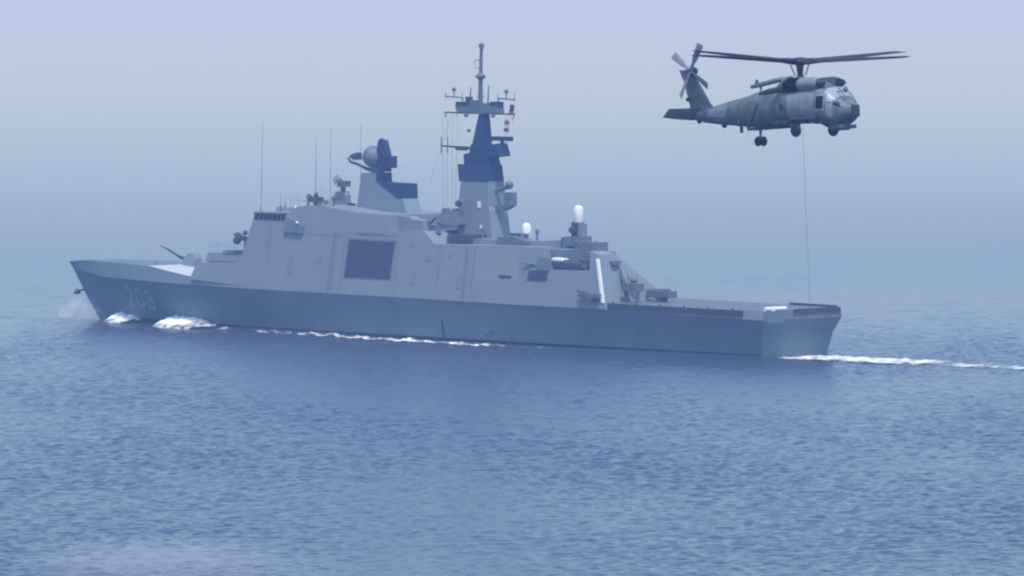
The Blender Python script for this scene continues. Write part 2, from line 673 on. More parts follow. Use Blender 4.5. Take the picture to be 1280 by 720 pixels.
# bridge windows: a row of dark panes
bw = SB()
for i in range(7):
    s0 = 41.25 + i * 0.78
    bw.slab([(s0, 13.3), (s0 + 0.05, 13.92), (s0 + 0.66, 13.94), (s0 + 0.62, 13.32)], lambda z: wmain(z) + 0.05, lambda z: wmain(z) - 0.1)
build_each(bw, 'bridge_window', M_GLASS, superstructure)
side_panel([(41.05, 13.22), (41.1, 14.0), (46.7, 14.05), (46.6, 13.25)], 0.02, 0.2).build('window_band', M_MID, superstructure)
bt = SB()
bt.slab([(40.9, 14.08), (40.9, 14.2), (46.9, 14.26), (46.9, 14.14)], lambda z: wmain(z) + 0.15, lambda z: -wmain(z) - 0.15)
bt.build('bridge_roof', M_SUPER, superstructure)

# bridge wing facet
wg = SB()
wg.slab([(46.95, 12.0), (46.95, 14.0), (47.8, 13.6), (50.2, 12.7), (50.2, 11.9)], lambda z: wmain(z) + 0.35, lambda z: wmain(z) - 0.2)
wing = wg.build('bridge_wing', M_PANEL, superstructure)
lp = SB()
lp.ball((49.3, wmain(13.2) + 0.45, 13.15), 0.17)
lp.build('navigation_lamp', M_WHITE, wing)

# boat bay closed by a dark screen
fr = side_panel([(57.95, 6.9), (58.05, 11.62), (66.5, 11.58), (66.3, 6.88)], 0.015, 0.2)
bay = fr.build('boat_bay', M_PANEL, superstructure)
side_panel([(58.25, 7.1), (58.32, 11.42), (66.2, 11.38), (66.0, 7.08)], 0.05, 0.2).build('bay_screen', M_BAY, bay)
# seams and door lines on the wall
sm = SB()
sm.slab([(57.55, 6.0), (57.5, 11.5), (57.6, 11.5), (57.65, 6.0)], lambda z: wmain(z) + 0.02, lambda z: wmain(z) - 0.1)
sm.slab([(60.0, 11.95), (60.0, 12.02), (66.5, 12.05), (66.5, 11.98)], lambda z: wmain(z) + 0.03, lambda z: wmain(z) - 0.1)
sm.slab([(80.0, 5.4), (80.0, 11.3), (80.08, 11.3), (80.08, 5.4)], lambda z: wmain(z) + 0.02, lambda z: wmain(z) - 0.1)
sm.slab([(51.0, 11.75), (51.0, 11.82), (57.4, 11.85), (57.4, 11.78)], lambda z: wmain(z) + 0.02, lambda z: wmain(z) - 0.1)
build_each(sm, 'plate_seam', M_PANEL, superstructure)
side_panel([(84.5, 7.82), (84.5, 8.18), (86.6, 8.14), (86.6, 7.78)], 0.04, 0.2).build('side_vent', M_DARK, superstructure)
side_panel([(58.9, 12.2), (58.9, 14.45), (64.4, 14.3), (64.4, 12.25)], 0.06, 0.2).build('upper_plate', M_SUPER, superstructure)

# doors, vents, pipes and a lighter patch on the wall
side_panel([(80.3, 7.4), (80.3, 11.2), (87.6, 11.25), (87.6, 7.4)], 0.012, 0.1).build('lighter_plate', M_PATCH, superstructure)
for s_, z_ in ((47.9, 7.2), (69.6, 6.6), (77.4, 6.4)):
    side_panel([(s_, z_), (s_, z_ + 1.75), (s_ + 0.8, z_ + 1.75), (s_ + 0.8, z_)], 0.05, 0.2).build('watertight_door', M_DOOR, superstructure)
for s_, z_, w_, h_ in ((43.5, 10.4, 0.9, 0.5), (53.2, 8.6, 0.7, 0.7), (71.5, 9.4, 1.2, 0.5), (75.6, 9.9, 0.6, 0.6), (69.0, 11.0, 0.5, 0.5)):
    side_panel([(s_, z_), (s_, z_ + h_), (s_ + w_, z_ + h_), (s_ + w_, z_)], 0.05, 0.2).build('vent_grille', M_DOOR, superstructure)
for s_, z0_, z1_ in ((57.6, 5.5, 6.6), (66.9, 5.4, 11.6), (44.3, 8.0, 13.0), (74.2, 7.0, 11.2)):
    g = SB()
    g.tube([(s_, wmain(z0_) + 0.06, z0_), (s_ - 0.1, wmain(z1_) + 0.06, z1_)], 0.06, 6)
    g.build('wall_pipe', M_DOOR, superstructure)
for s_, z0_, z1_ in ((55.6, 5.6, 12.5), (78.6, 5.4, 11.2)):
    g = SB()
    for d_s in (0, 0.45):
        g.tube([(s_ + d_s, wmain(z0_) + 0.12, z0_), (s_ + d_s, wmain(z1_) + 0.12, z1_)], 0.03, 4)
    for i in range(int((z1_ - z0_) / 0.4)):
        z = z0_ + 0.2 + 0.4 * i
        g.tube([(s_, wmain(z) + 0.12, z), (s_ + 0.45, wmain(z) + 0.12, z)], 0.025, 4)
    g.build('wall_ladder', M_DOOR, superstructure)

# guard rails along the deckhouse roof
for s0, s1, z, t in ((75.2, 88.3, 11.5, 5.9), (32.6, 40.2, 9.4, 5.3), (47, 54, 15.2, 5.2)):
    rl = SB()
    n = int((s1 - s0) / 1.3)
    for i in range(n + 1):
        s = s0 + (s1 - s0) * i / n
        rl.tube([(s, t, z - 0.2), (s, t, z + 0.9)], 0.025, 4)
    for q in (0.5, 0.9):
        rl.tube([(s0, t, z + q), (s1, t, z + q)], 0.018, 4)
    rl.build('guard_rail', M_MID, superstructure)

# hangar block aft, its starboard side cut back
Dp = [(88.5, 4.9), (88.5, 11.48), (91.4, 11.5), (91.7, 9.0), (99.3, 9.1), (99.0, 11.3), (100.4, 10.95), (102.5, 4.9)]
stb = lambda z: -3.5 + 1.3 * (z - 5.6)
hg = SB()
hg.slab(Dp, wmain, lambda z: min(stb(z), 4.2))
hangar = hg.build('hangar', M_SUPER, ship)
core = SB()
core.slab([(88.4, 5.0), (88.4, 11.2), (93.2, 11.2), (93.6, 5.0)], lambda z: 5.4 - 0.05 * (z - 5), lambda z: -2.5 + 0.1 * (z - 5))
core.slab([(93.2, 5.0), (93.2, 11.0), (99.4, 10.9), (100.3, 5.0)], lambda z: 4.3 - 0.05 * (z - 5), lambda z: max(-2.9, stb(z) + 0.3))
core.build('hangar_core', M_PANEL, hangar)
st = SB()
st.slab([(101.9, 5.6), (100.2, 10.5), (100.6, 10.5), (102.3, 5.6)], lambda z: wmain(z) + 0.12, lambda z: wmain(z) - 0.1)
st.build('white_corner_strip', M_WHITE, hangar)  # white strip along the aft port edge of the hangar

# tower that carries the search radar
tw = SB()
tl = lambda z: 1.25 - 0.02 * (z - 14)
tw.slab([(54.1, 14.0), (55.0, 19.0), (57.7, 19.05), (57.75, 17.97), (62.1, 17.85), (62.2, 16.2), (63.4, 13.8)], tl, lambda z: -tl(z))
tower = tw.build('radar_tower', M_SUPER, ship)
tp = SB()
tp.slab([(57.62, 18.0), (57.6, 19.07), (57.73, 19.09), (57.78, 18.0)], lambda z: tl(z) + 0.03, lambda z: -tl(z) - 0.03)
tp.slab([(57.78, 18.0), (62.14, 17.88), (62.24, 16.2), (61.3, 16.15)], lambda z: tl(z) + 0.03, lambda z: -tl(z) - 0.03)
tp.build('dark_panel', M_NAVY, tower)  # dark painted face, the blue in its colour stands for haze

# search radar on the tower
def RB():                        # the aerial turns about the tower's own axis
    return MB(lambda p: sc_((p[0] - 1.07, p[1] - 1.0, p[2])))


ra = RB()
ra.lathe((57.6, 1.0, 19.0), [(0.8, 0), (0.7, 0.5), (0.4, 0.6)], 14)
radar = ra.build('search_radar', M_NAVY, ship, smooth=True)
g = RB()
g.slab([(57.6, 19.2), (57.9, 21.3), (58.1, 22.8), (58.9, 22.9), (59.5, 21.2), (59.5, 19.2)], lambda z: 1.4, lambda z: 0.5)
g.ball((58.4, 1.0, 22.7), 0.42)
g.tube([(58.3, 1.5, 22.3), (59.5, 1.5, 20.8), (59.3, 1.5, 19.4)], 0.09)
g.build('radar_mount', M_NAVY, radar)
g = RB()
g.ball((56.9, 1.0, 20.9), 1.3, 18)
g.build('radar_dome', M_PANEL, radar, smooth=True)
g = RB()
g.box(59.3, 60.6, 0.6, 1.4, 19.65, 21.05)
g.build('equipment_box', M_NAVY, radar)
g = RB()
g.tube([(57.8, 1.0, 19.2), (55.8, 1.0, 19.45), (54.3, 1.0, 19.9)], [0.32, 0.22, 0.15])
g.tube([(54.4, 1.0, 19.9), (52.9, 1.0, 20.2), (52.5, 1.0, 20.6), (53.0, 1.0, 20.95), (54.0, 1.0, 21.2)], 0.15)
g.slab([(53.2, 20.75), (54.5, 21.35), (54.6, 20.5), (53.6, 20.45)], lambda z: 1.3, lambda z: 0.7)
g.build('feed_arm', M_DARK, radar)

# pedestal with fire-control director, and searchlight cluster ahead of it
g = SB()
g.slab([(50.1, 14.9), (50.15, 16.1), (50.45, 16.7), (52.0, 16.75), (52.3, 16.3), (52.4, 14.5)], lambda z: 1.2, lambda z: 0.4)
ped = g.build('director_pedestal', M_SUPER, ship)
g = SB()
g.box(50.2, 52.25, 1.1, 1.25, 15.85, 16.0)
g.build('pedestal_band', M_PANEL, ped)
g = SB()
g.tube([(51.6, 1, 16.7), (51.6, 1, 17.5)], 0.3)
g.box(51.2, 52.3, 0.4, 1.6, 17.3, 18.0)
g.ball((50.9, 1, 18.0), 0.42)
g.tube([(50.2, 1.0, 17.5), (50.0, 1.0, 18.2), (50.6, 1.0, 18.6)], 0.1)
g.build('director_head', M_MID, ped)
g = SB()
g.box(52.5, 53.5, 0.8, 1.4, 14.5, 15.4)
g.build('dark_locker', M_NAVY, ship)
g = SB()
g.tube([(49.6, 3.6, 14.9), (49.6, 3.6, 16.0)], 0.22)
g.box(49.0, 50.4, 3.0, 4.2, 15.5, 16.1)
for k in range(5):
    a = k * 1.25
    g.tube([(49.6, 3.6, 15.8), (49.6 + 1.3 * math.cos(a), 3.7, 16.0 + 0.7 * math.sin(a))], [0.16, 0.1])
g.ball((50.0, 3.8, 16.3), 0.3)
g.tube([(50.6, 4.3, 15.5), (50.2, 4.4, 14.3)], 0.12)
g.build('searchlight', M_DARK, ship)
g = SB()
for s, z in ((42.2, 14.35), (43.6, 14.35), (44.9, 14.45)):
    g.frus(s, 2.5, 14.2, z + 0.35, 0.35, 0.5, 0.25, 0.4)
build_each(g, 'roof_locker', M_SUPER, ship)
g = SB()
g.ball((46.4, 3.4, 14.75), 0.55, squash=0.5)
g.ball((47.2, 3.4, 14.85), 0.4, squash=0.5)
build_each(g, 'roof_raft', M_WHITE, ship, smooth=True)

# gun
g = SB()
g.lathe((23.3, 0, 6.2), [(1.0, 0), (1.0, 0.6)], 18)
gunbase = g.build('gun_turret', M_MID, ship, smooth=True)
g = SB()
g.slab([(22.3, 6.75), (22.2, 7.8), (22.9, 8.6), (24.1, 8.7), (24.4, 8.0), (24.2, 6.75)], lambda z: 0.7 - 0.2 * max(0, z - 7.8), lambda z: -0.7 + 0.2 * max(0, z - 7.8))
g.build('gun_shield', M_SUPER, gunbase, bevel=0.12)
g = SB()
g.tube([(22.5, 0, 7.65), (20.9, 0, 8.05)], [0.26, 0.2])
g.tube([(20.9, 0, 8.05), (18.6, 0, 8.95)], [0.15, 0.13])
g.tube([(18.6, 0, 8.95), (17.2, 0, 9.3)], [0.075, 0.06])
g.build('gun_barrel', M_DARK, gunbase)
g = SB()
g.tube([(18.8, 2.0, 6.2), (18.8, 2.0, 7.6)], 0.05, 5)
for s in (20.0, 21.2, 22.4):
    g.box(s - 0.3, s + 0.3, 1.6, 2.2, 6.2, 6.55)
build_each(g, 'deck_bollard', M_DARK, ship)

# forward launcher on the magazine roof
g = SB()
g.lathe((36.0, 2, 9.3), [(0.75, 0), (0.65, 1.0), (0.7, 1.6)], 14)
fl = g.build('decoy_launcher', M_NAVY, ship, smooth=True)
g = SB()
g.box(34.6, 36.4, 1.2, 2.8, 10.5, 11.0)
for k in range(4):
    g.tube([(35.2 - 0.2 * k, 1.4 + 0.4 * k, 10.6), (33.2 + 0.3 * k, 1.2 + 0.5 * k, 11.2 + 0.15 * (k % 2))], 0.16)
g.ball((34.2, 2.4, 10.5), 0.5)
g.ball((35.1, 1.9, 11.45), 0.3)
g.build('launch_tubes', M_DARK, fl)

# small roof fittings
rf_ = random.Random(5)
g = SB()
for s0, s1, z, t in ((47.5, 54, 15.0, 4.2), (69.8, 72.3, 12.7, 4.2), (77, 88, 12.0, 3.0), (93.5, 97.5, 11.0, 3.2)):
    for i in range(5):
        s_ = s0 + (s1 - s0) * (i + rf_.random() * 0.6) / 5
        hw_ = 0.15 + 0.25 * rf_.random()
        if rf_.random() < 0.6:
            g.frus(s_, t - rf_.random(), z - 0.2, z + 0.25 + 0.6 * rf_.random(), hw_, 0.3, hw_ * 0.8, 0.25)
        else:
            g.lathe((s_, t - rf_.random(), z - 0.2), [(0.14, 0), (0.14, 0.7 + 0.5 * rf_.random()), (0.24, 0.75 + 0.5), (0.2, 1.5)], 10)
build_each(g, 'roof_vent', M_PANEL, ship)

# ---------------------------------------------------------------- main mast
g = SB()
ml = lambda z: 1.5 - 0.03 * (z - 12)
g.slab([(72.0, 11.2), (71.9, 15.0), (72.4, 18.4), (76.9, 18.5), (77.1, 15.6), (77.4, 15.1), (78.0, 11.2)], ml, lambda z: -ml(z))
mast = g.build('main_mast', M_SUPER, ship)
g = SB()
g.slab([(72.1, 18.42), (71.6, 20.4), (76.8, 20.4), (76.9, 18.45)], lambda z: 1.33 - 0.12 * (z - 18.4), lambda z: -1.33 + 0.12 * (z - 18.4))
g.slab([(72.5, 20.38), (72.4, 21.55), (73.4, 21.75), (73.6, 22.72), (76.3, 22.6), (77.9, 22.9), (78.5, 21.45), (76.5, 21.25), (76.8, 20.38)], lambda z: 0.9, lambda z: -0.9)
g.slab([(73.75, 22.6), (74.65, 26.45), (75.3, 26.45), (75.4, 22.6)], lambda z: 0.85 - 0.09 * (z - 22.6), lambda z: -0.85 + 0.09 * (z - 22.6))
g.build('blue_mast_section', M_NAVY, mast)
g = SB()
g.slab([(71.0, 26.45), (70.6, 27.0), (73.2, 27.15), (77.6, 27.25), (77.7, 26.4), (75.5, 26.3)], lambda z: 0.6, lambda z: -0.6)
plat = g.build('mast_platform', M_PANEL, mast)
g = SB()
g.box(70.6, 71.9, -0.5, 0.5, 26.95, 27.6)
g.box(76.5, 77.7, -0.5, 0.5, 27.1, 27.7)
g.box(72.2, 72.8, -0.2, 0.4, 27.1, 28.2)
build_each(g, 'sensor_box', M_NAVY, plat)
g = SB()
g.tube([(68.3, 0, 26.32), (80.1, 0, 26.3)], 0.09)
g.tube([(68.3, 0, 26.32), (68.3, 0, 25.7)], 0.06)
g.tube([(80.1, 0, 26.3), (79.7, 0, 25.6)], 0.05)
g.build('yardarm', M_DARK, mast)
g = SB()
g.tube([(74.3, 0, 26.4), (74.35, 0, 30.4)], [0.3, 0.24])
g.lathe((74.35, 0, 30.2), [(0.25, 0), (0.6, 0.25), (0.6, 0.45), (0.25, 0.75)], 12)
g.tube([(74.35, 0, 30.5), (74.5, 0, 34.3)], [0.23, 0.17])
g.lathe((74.5, 0, 33.8), [(0.3, 0), (0.32, 0.5), (0.12, 0.65)], 10)
g.tube([(74.3, 0, 31.4), (73.5, 0, 31.6), (73.45, 0, 32.4), (74.3, 0, 32.5)], 0.06)
g.tube([(73.7, 0, 28.3), (75.1, 0, 28.3)], 0.05)
g.build('topmast', M_MID, mast)
g = SB()
g.tube([(72.7, 0.2, 27.1), (72.9, 0.2, 29.3)], [0.12, 0.06])
build_each(g, 'stub_antenna', M_MID, mast)
g = SB()
g.tube([(75.8, 0.2, 27.2), (75.9, 0.2, 29.6)], [0.11, 0.06])
g.build('stub_antenna', M_MID, mast)
g = SB()
g.box(73.0, 73.6, -0.4, 0.5, 27.1, 27.8)
g.box(74.9, 76.0, -0.5, 0.5, 27.15, 27.5)
g.tube([(70.8, 0.5, 26.9), (70.8, 0.5, 25.8)], 0.05)
g.ball((72.4, 0.5, 26.1), 0.28)
g.ball((77.0, 0.5, 26.1), 0.25)
build_each(g, 'masthead_fitting', M_MID, mast)
for cx, dz in ((69.8, 0.0), (78.7, -0.1)):
    g = SB()
    g.tube([(cx + (1.5 if cx < 74 else -1.3), 0, 27.5), (cx + (1.5 if cx < 74 else -1.3), 0, 28.1 + dz)], 0.07)
    g.tube([(cx - 1.5, 0, 28.2 + dz), (cx + 1.5, 0, 28.05 + dz)], 0.075)
    g.tube([(cx, 0, 28.1 + dz), (cx, 0, 29.0 + dz)], 0.06)
    g.ball((cx, 0, 29.0 + dz), 0.26)
    for e in (-1.45, 1.4):
        g.tube([(cx + e, 0, 27.9 + dz), (cx + e, 0, 28.75 + dz)], 0.04)
    g.build('cross_antenna', M_MID, mast)
g = SB()
g.tube([(74.0, 0.8, 22.3), (68.5, 0.8, 22.45)], [0.16, 0.09])
g.box(71.2, 72.8, 0.5, 1.1, 22.0, 22.3)
for s in (68.5, 69.55):
    g.tube([(s, 0.8, 21.5), (s, 0.8, 23.5)], 0.06)
g.build('dipole_yard', M_DARK, mast)
g = SB()
g.tube([(78.0, 0, 22.6), (78.0, 0, 23.3)], 0.22)
g.box(76.45, 79.6, -0.25, 0.25, 23.2, 23.7)
g.build('navigation_radar', M_NAVY, mast)
g = SB()
g.tube([(76.6, 0.6, 22.7), (76.5, 0.6, 23.3)], 0.08)
g.ball((73.1, 0.7, 24.3), 0.2)
build_each(g, 'mast_lamp', M_DARK, mast)
g = SB()
g.ball((79.2, 0.0, 18.15), 0.5)
g.tube([(76.6, 0, 17.3), (79.1, 0, 17.95)], 0.22)
g.build('sensor_ball', M_MID, mast, smooth=True)
g = SB()
g.slab([(76.9, 15.15), (76.9, 15.75), (78.8, 15.85), (78.8, 17.3), (80.0, 17.3), (80.0, 15.8), (78.6, 15.2)], lambda z: 0.45, lambda z: -0.45)
g.build('sensor_sponson', M_PANEL, mast)
g = SB()
g.slab([(69.6, 13.6), (70.0, 14.5), (73.4, 15.1), (73.4, 13.5)], lambda z: 2.6, lambda z: -1.0)
fp = g.build('mast_foot_platform', M_SUPER, ship)
g = SB()
g.box(70.0, 73.2, 2.3, 2.7, 13.0, 13.45)
g.frus(70.8, 2.2, 14.3, 15.3, 0.5, 0.4, 0.35, 0.3)
g.frus(72.4, 2.2, 14.8, 15.3, 0.4, 0.4, 0.3, 0.3)
g.tube([(73.0, 2.3, 15.9), (73.9, 2.5, 16.3)], [0.45, 0.3])
g.build('foot_clutter', M_MID, fp)
g = SB()
g.frus(69.3, 3.0, 12.6, 13.3, 0.9, 0.6, 0.3, 0.3)
g.tube([(68.0, 3.0, 12.8), (70.0, 3.0, 14.2)], 0.12)
g.tube([(67.2, 3.0, 13.0), (69.0, 3.0, 13.6)], 0.09)
g.ball((69.2, 4.8, 12.3), 0.3)
g.build('winch', M_DARK, ship)
g = SB()
g.box(75.4, 75.85, ml(15.7) + 0.0, ml(15.7) + 0.1, 15.45, 16.2)
g.box(75.9, 76.2, ml(13.2) + 0.0, ml(13.2) + 0.1, 13.05, 13.45)
build_each(g, 'mast_light', M_WHITE, mast)
# low deckhouse abaft the mast and dark recess under it
g = SB()
g.slab([(73.8, 11.2), (73.8, 12.35), (77.0, 12.4), (77.0, 11.2)], lambda z: 4.8, lambda z: -4.8)
g.build('air_intake', M_BAY, ship)
g = SB()
g.slab([(77.0, 11.2), (77.0, 12.0), (88.2, 12.05), (88.2, 11.2)], lambda z: 3.6, lambda z: -2.6)
low = g.build('low_deckhouse', M_SUPER, ship)
# satellite dome
g = SB()
g.slab([(81.2, 12.0), (82.0, 12.35), (84.0, 12.4), (86.4, 11.9), (86.4, 11.4), (81.2, 11.4)], lambda z: 3.9, lambda z: 2.4)
g.tube([(83.6, 1.4, 11.9), (83.6, 1.4, 12.7)], 0.2)
satb = g.build('satellite_mount', M_MID, ship)
g = SB()
g.lathe((83.6, 1.4, 12.62), [(0.4, 0), (0.53, 0.15), (0.53, 0.75), (0.46, 1.05), (0.3, 1.25), (0.02, 1.35)], 18)
g.build('satellite_dome', M_WHITE, satb, smooth=True)
# close-in gun with white radome
g = SB()
g.slab([(88.9, 11.1), (89.2, 12.5), (92.0, 12.6), (92.0, 11.1)], lambda z: 0.9, lambda z: -0.9)
ciws = g.build('close_in_gun', M_PANEL, ship)
g = SB()
g.box(89.7, 91.8, 0.8, 1.0, 11.15, 11.5)
g.box(88.75, 89.3, 0.2, 0.8, 11.3, 12.4)
g.build('mount_step', M_NAVY, ciws)
g = SB()
g.box(90.1, 91.1, -0.5, 0.5, 12.55, 14.2)
g.tube([(90.1, 0.6, 13.3), (91.1, 0.6, 13.3)], 0.35)
g.build('gun_body', M_DARK, ciws)
g = SB()
g.box(91.1, 91.6, -0.55, 0.45, 12.55, 14.0)
g.build('magazine_drum', M_SUPER, ciws)
g = SB()
g.lathe((90.8, 0, 14.1), [(0.5, 0), (0.58, 0.15), (0.54, 1.6), (0.46, 1.85), (0.28, 1.98), (0.02, 2.03)], 18)
g.build('gun_radome', M_WHITE, ciws, smooth=True)
# blocks on the hangar roof
g = SB()
g.slab([(95.2, 10.95), (95.3, 12.1), (97.1, 12.15), (97.1, 10.95)], lambda z: 4.0, lambda z: 1.4)
g.build('roof_house', M_PANEL, hangar)
g = SB()
g.box(96.0, 98.4, 4.2, 5.0, 10.75, 11.1)
g.box(96.6, 98.0, 4.4, 5.2, 10.1, 10.7)
g.ball((99.5, 3.0, 10.9), 0.4)
g.box(99.6, 101.3, 3.4, 4.6, 9.75, 10.2)
g.tube([(99.9, 4.3, 10.8), (100.0, 4.3, 9.8)], 0.14)
build_each(g, 'roof_winch', M_MID, hangar)
g = SB()
g.tube([(101.4, 3.2, 9.1), (102.0, 3.4, 8.2), (102.6, 3.6, 7.5)], [0.35, 0.55, 0.3])
g.ball((102.6, 2.6, 8.0), 0.42)
g.build('deck_crane', M_MID, hangar)
g = SB()
for k in range(3):
    g.box(102.6 + k * 0.8, 103.25 + k * 0.8, 3.2, 4.6, 6.85, 7.75)
g.tube([(102.7, 3.9, 5.55), (102.7, 3.9, 7.0)], 0.2)
g.tube([(104.6, 3.9, 5.55), (104.6, 3.9, 7.0)], 0.2)
g.build('liferaft_rack', M_MID, ship)
g = SB()
g.box(94.5, 96.6, 5.0, 6.1, 9.75, 10.05)
g.tube([(95.4, 5.4, 9.9), (95.4, 5.4, 8.4)], 0.12)
g.build('davit', M_MID, hangar)

# launcher hanging on the hangar side
g = SB()
wz = wmain(6.4)
g.tube([(98.2, wz + 0.45, 6.85), (99.8, wz + 0.45, 6.75)], 0.12)
g.box(98.6, 101.8, wz + 0.05, wz + 0.75, 6.1, 6.6)
g.frus(100.4, wz + 0.4, 5.6, 6.1, 0.3, 0.3, 0.5, 0.35)
g.build('side_launcher', M_MID, hangar)

# boat in the waist recess, a thing of its own
boat = empty('ships_boat', ship.matrix_basis @ Vector((0, 0, 0)), (0, 0, math.pi - TH))
tag(boat, 'small boat with white cover stowed in the waist of the frigate', 'boat')
g = SB()
rings = []
for s, hw, zt, zb in ((91.9, 0.1, 9.95, 9.7), (92.4, 0.55, 9.95, 9.25), (93.6, 0.8, 9.9, 9.12), (96.2, 0.8, 9.85, 9.12), (97.6, 0.7, 9.85, 9.2)):
    rings.append([(s, 5.4 + hw, zt), (s, 5.4 + hw * 0.7, (zt + zb) / 2 - 0.1), (s, 5.4, zb), (s, 5.4 - hw * 0.7, (zt + zb) / 2 - 0.1), (s, 5.4 - hw, zt)])
g.loft(rings)
g.build('boat_hull', M_PANEL, boat, smooth=True)
g = SB()
g.slab([(92.2, 9.95), (92.8, 10.4), (94.4, 10.3), (94.6, 9.95)], lambda z: 6.0, lambda z: 4.9)
g.build('boat_cover', M_WHITE, boat, bevel=0.15)
g = SB()
g.box(94.0, 96.4, 4.9, 5.9, 9.9, 10.2)
g.build('boat_console', M_MID, boat)
# waist gun and locker
side_panel([(89.3, 7.7), (89.35, 8.85), (92.5, 8.85), (92.5, 7.7)], 0.06, 0.3).build('waist_panel', M_BAY, hangar)
g = SB()
wz = wmain(9.3)
g.slab([(90.6, 8.9), (90.3, 9.6), (90.9, 10.4), (92.6, 10.3), (92.9, 8.9)], lambda z: wmain(z) + 0.1, lambda z: wmain(z) - 0.9)
g.tube([(90.7, wz - 0.1, 9.5), (88.4, wz + 0.3, 9.68)], [0.16, 0.09])
g.build('waist_gun', M_PANEL, hangar)

# flight deck gear
g = SB()
g.frus(104.4, 0, 5.55, 6.1, 0.4, 0.4, 0.7, 0.5)
g.box(102.6, 106.2, -0.7, 0.7, 6.1, 6.85)
g.tube([(102.3, 0.3, 6.8), (106.0, 0.3, 6.95)], 0.22)
tr_ = g.build('deck_tractor', M_MID, ship, bevel=0.06)
g = SB()
for i in range(17):
    s0 = 102.9 + i * 1.24
    zt = interp(s0, TOP)
    b0 = breadth(s0, zt - 0.3)
    g.slab([(s0, zt - 0.68), (s0, zt + 0.0), (s0 + 1.16, zt - 0.02), (s0 + 1.16, zt - 0.7)], lambda z, b=b0: b + 0.28, lambda z, b=b0: b + 0.2)
    g.tube([(s0 + 0.2, b0 - 0.1, zt - 0.4), (s0 + 0.2, b0 + 0.3, zt - 0.3)], 0.05, 5)
    if i % 3 == 0:
        g.tube([(s0 + 0.6, b0, zt - 0.3), (s0 + 0.6, b0, zt + 0.22)], 0.09, 6)
g.build('safety_net', M_DARK, fdeck)
g = SB()
for i in range(8):
    s0 = 118.2 + i * 0.98
    zt = interp(s0, TOP)
    b0 = breadth(s0, zt - 0.2)
    g.slab([(s0, zt - 0.35), (s0, zt + 0.25), (s0 + 0.9, zt + 0.25), (s0 + 0.9, zt - 0.35)], lambda z, b=b0: -b - 0.15, lambda z, b=b0: -b - 0.24)
g.build('safety_net', M_DARK, fdeck)
g = SB()
for i in range(7):
    t0 = -5.9 + i * 1.05
    zt = 5.5
    g.box(126.76, 126.88, t0, t0 + 0.95, zt - 0.42, zt + 0.12)
g.build('safety_net', M_DARK, fdeck)
g = SB()
g.box(126.76, 126.83, 3.0, 5.6, 4.2, 5.2)
g.build('transom_panel', M_HULL, hull)
g = SB()
g.tube([(126.5, 5.6, 5.72), (126.5, 2.4, 5.72)], 0.24, 10)
g.frus(126.5, 4.5, 5.4, 5.75, 0.25, 0.3, 0.2, 0.25)
g.build('net_roller', M_WHITE, fdeck)

# whip antennas
for s, t, z0, z1, lean in ((38.9, 4.2, 14.0, 24.9, 0.5), (42.8, 3, 14.2, 16.6, 0.0), (48.9, 3, 15.0, 23.2, 0.2), (51.5, 3, 15.0, 24.3, 0.2), (51.3, -2, 15.0, 24.6, 0.1), (41.3, 1, 14.2, 16.0, 0.0), (45.4, -1, 14.2, 17.2, 0.1), (47.4, -2, 14.5, 18.5, 0.1)):
    g = SB()
    if s < 40:
        s = 41.6
        t = 5.2
    g.tube([(s, t, z0), (s + lean * 0.3, t, z0 + 0.8)], 0.08, 6)
    g.tube([(s + lean * 0.3, t, z0 + 0.8), (s + lean, t, z1)], [0.035, 0.022], 5)
    g.build('whip_antenna', M_MID, ship)
# signal halyards from the yardarm to the deck
g = SB()
for s0, s1 in ((68.5, 70.4), (69.3, 71.0), (70.2, 71.8), (71.2, 72.3)):
    g.tube([(s0, 0.6, 26.3), (s1, 2.2, 14.6)], 0.022, 4)
for s0, s1 in ((79.9, 79.0), (79.0, 79.2)):
    g.tube([(s0, 0.3, 26.3), (s1, 0.6, 22.8)], 0.02, 4)
build_each(g, 'halyard', M_MID, mast)
g = SB()
g.tube([(66.0, 0.5, 17.8), (70.1, 0.5, 26.4)], 0.018, 4)
g.build('wire_antenna', M_MID, mast)

# flags on the halyards, each a thing
def flag(s, t, z0, z1, w, mats, label):
    n = len(mats)
    e = empty('signal_flag', SHIP, (0, 0, math.pi - TH))
    tag(e, label, 'flag', 'signal flags at the yardarm')
    for k, m in enumerate(mats):
        g = SB()
        za, zb = z1 - (z1 - z0) * k / n, z1 - (z1 - z0) * (k + 1) / n
        rings = []
        for i in range(9):
            q = i / 8
            wv = 0.14 * math.sin(q * 7 + k)
            s_, t_ = s + w * q, t + wv
            rings.append([(s_, t_ - 0.015, za), (s_, t_ + 0.015, za), (s_, t_ + 0.015, zb), (s_, t_ - 0.015, zb)])
        g.loft(rings)
        g.build('flag_panel', m, e, smooth=True)


flag(79.65, 0.3, 26.2, 27.4, 0.75, (M_FLAGBLUE, M_FLAGRED), 'dark blue and red signal flag at the end of the yardarm')
flag(78.75, 0.3, 24.25, 25.6, 0.75, (M_FLAGRED, M_FLAGWHITE, M_FLAGRED), 'red and white signal flag below the yardarm above the navigation radar')

# ------------------------------------------------------------------ foam of bow wave and wake
def ship_to_world(p):
    return ship.matrix_basis @ sc_(p)


ship_mat = Matrix.Translation(SHIP) @ Matrix.Rotation(math.pi - TH, 4, 'Z')


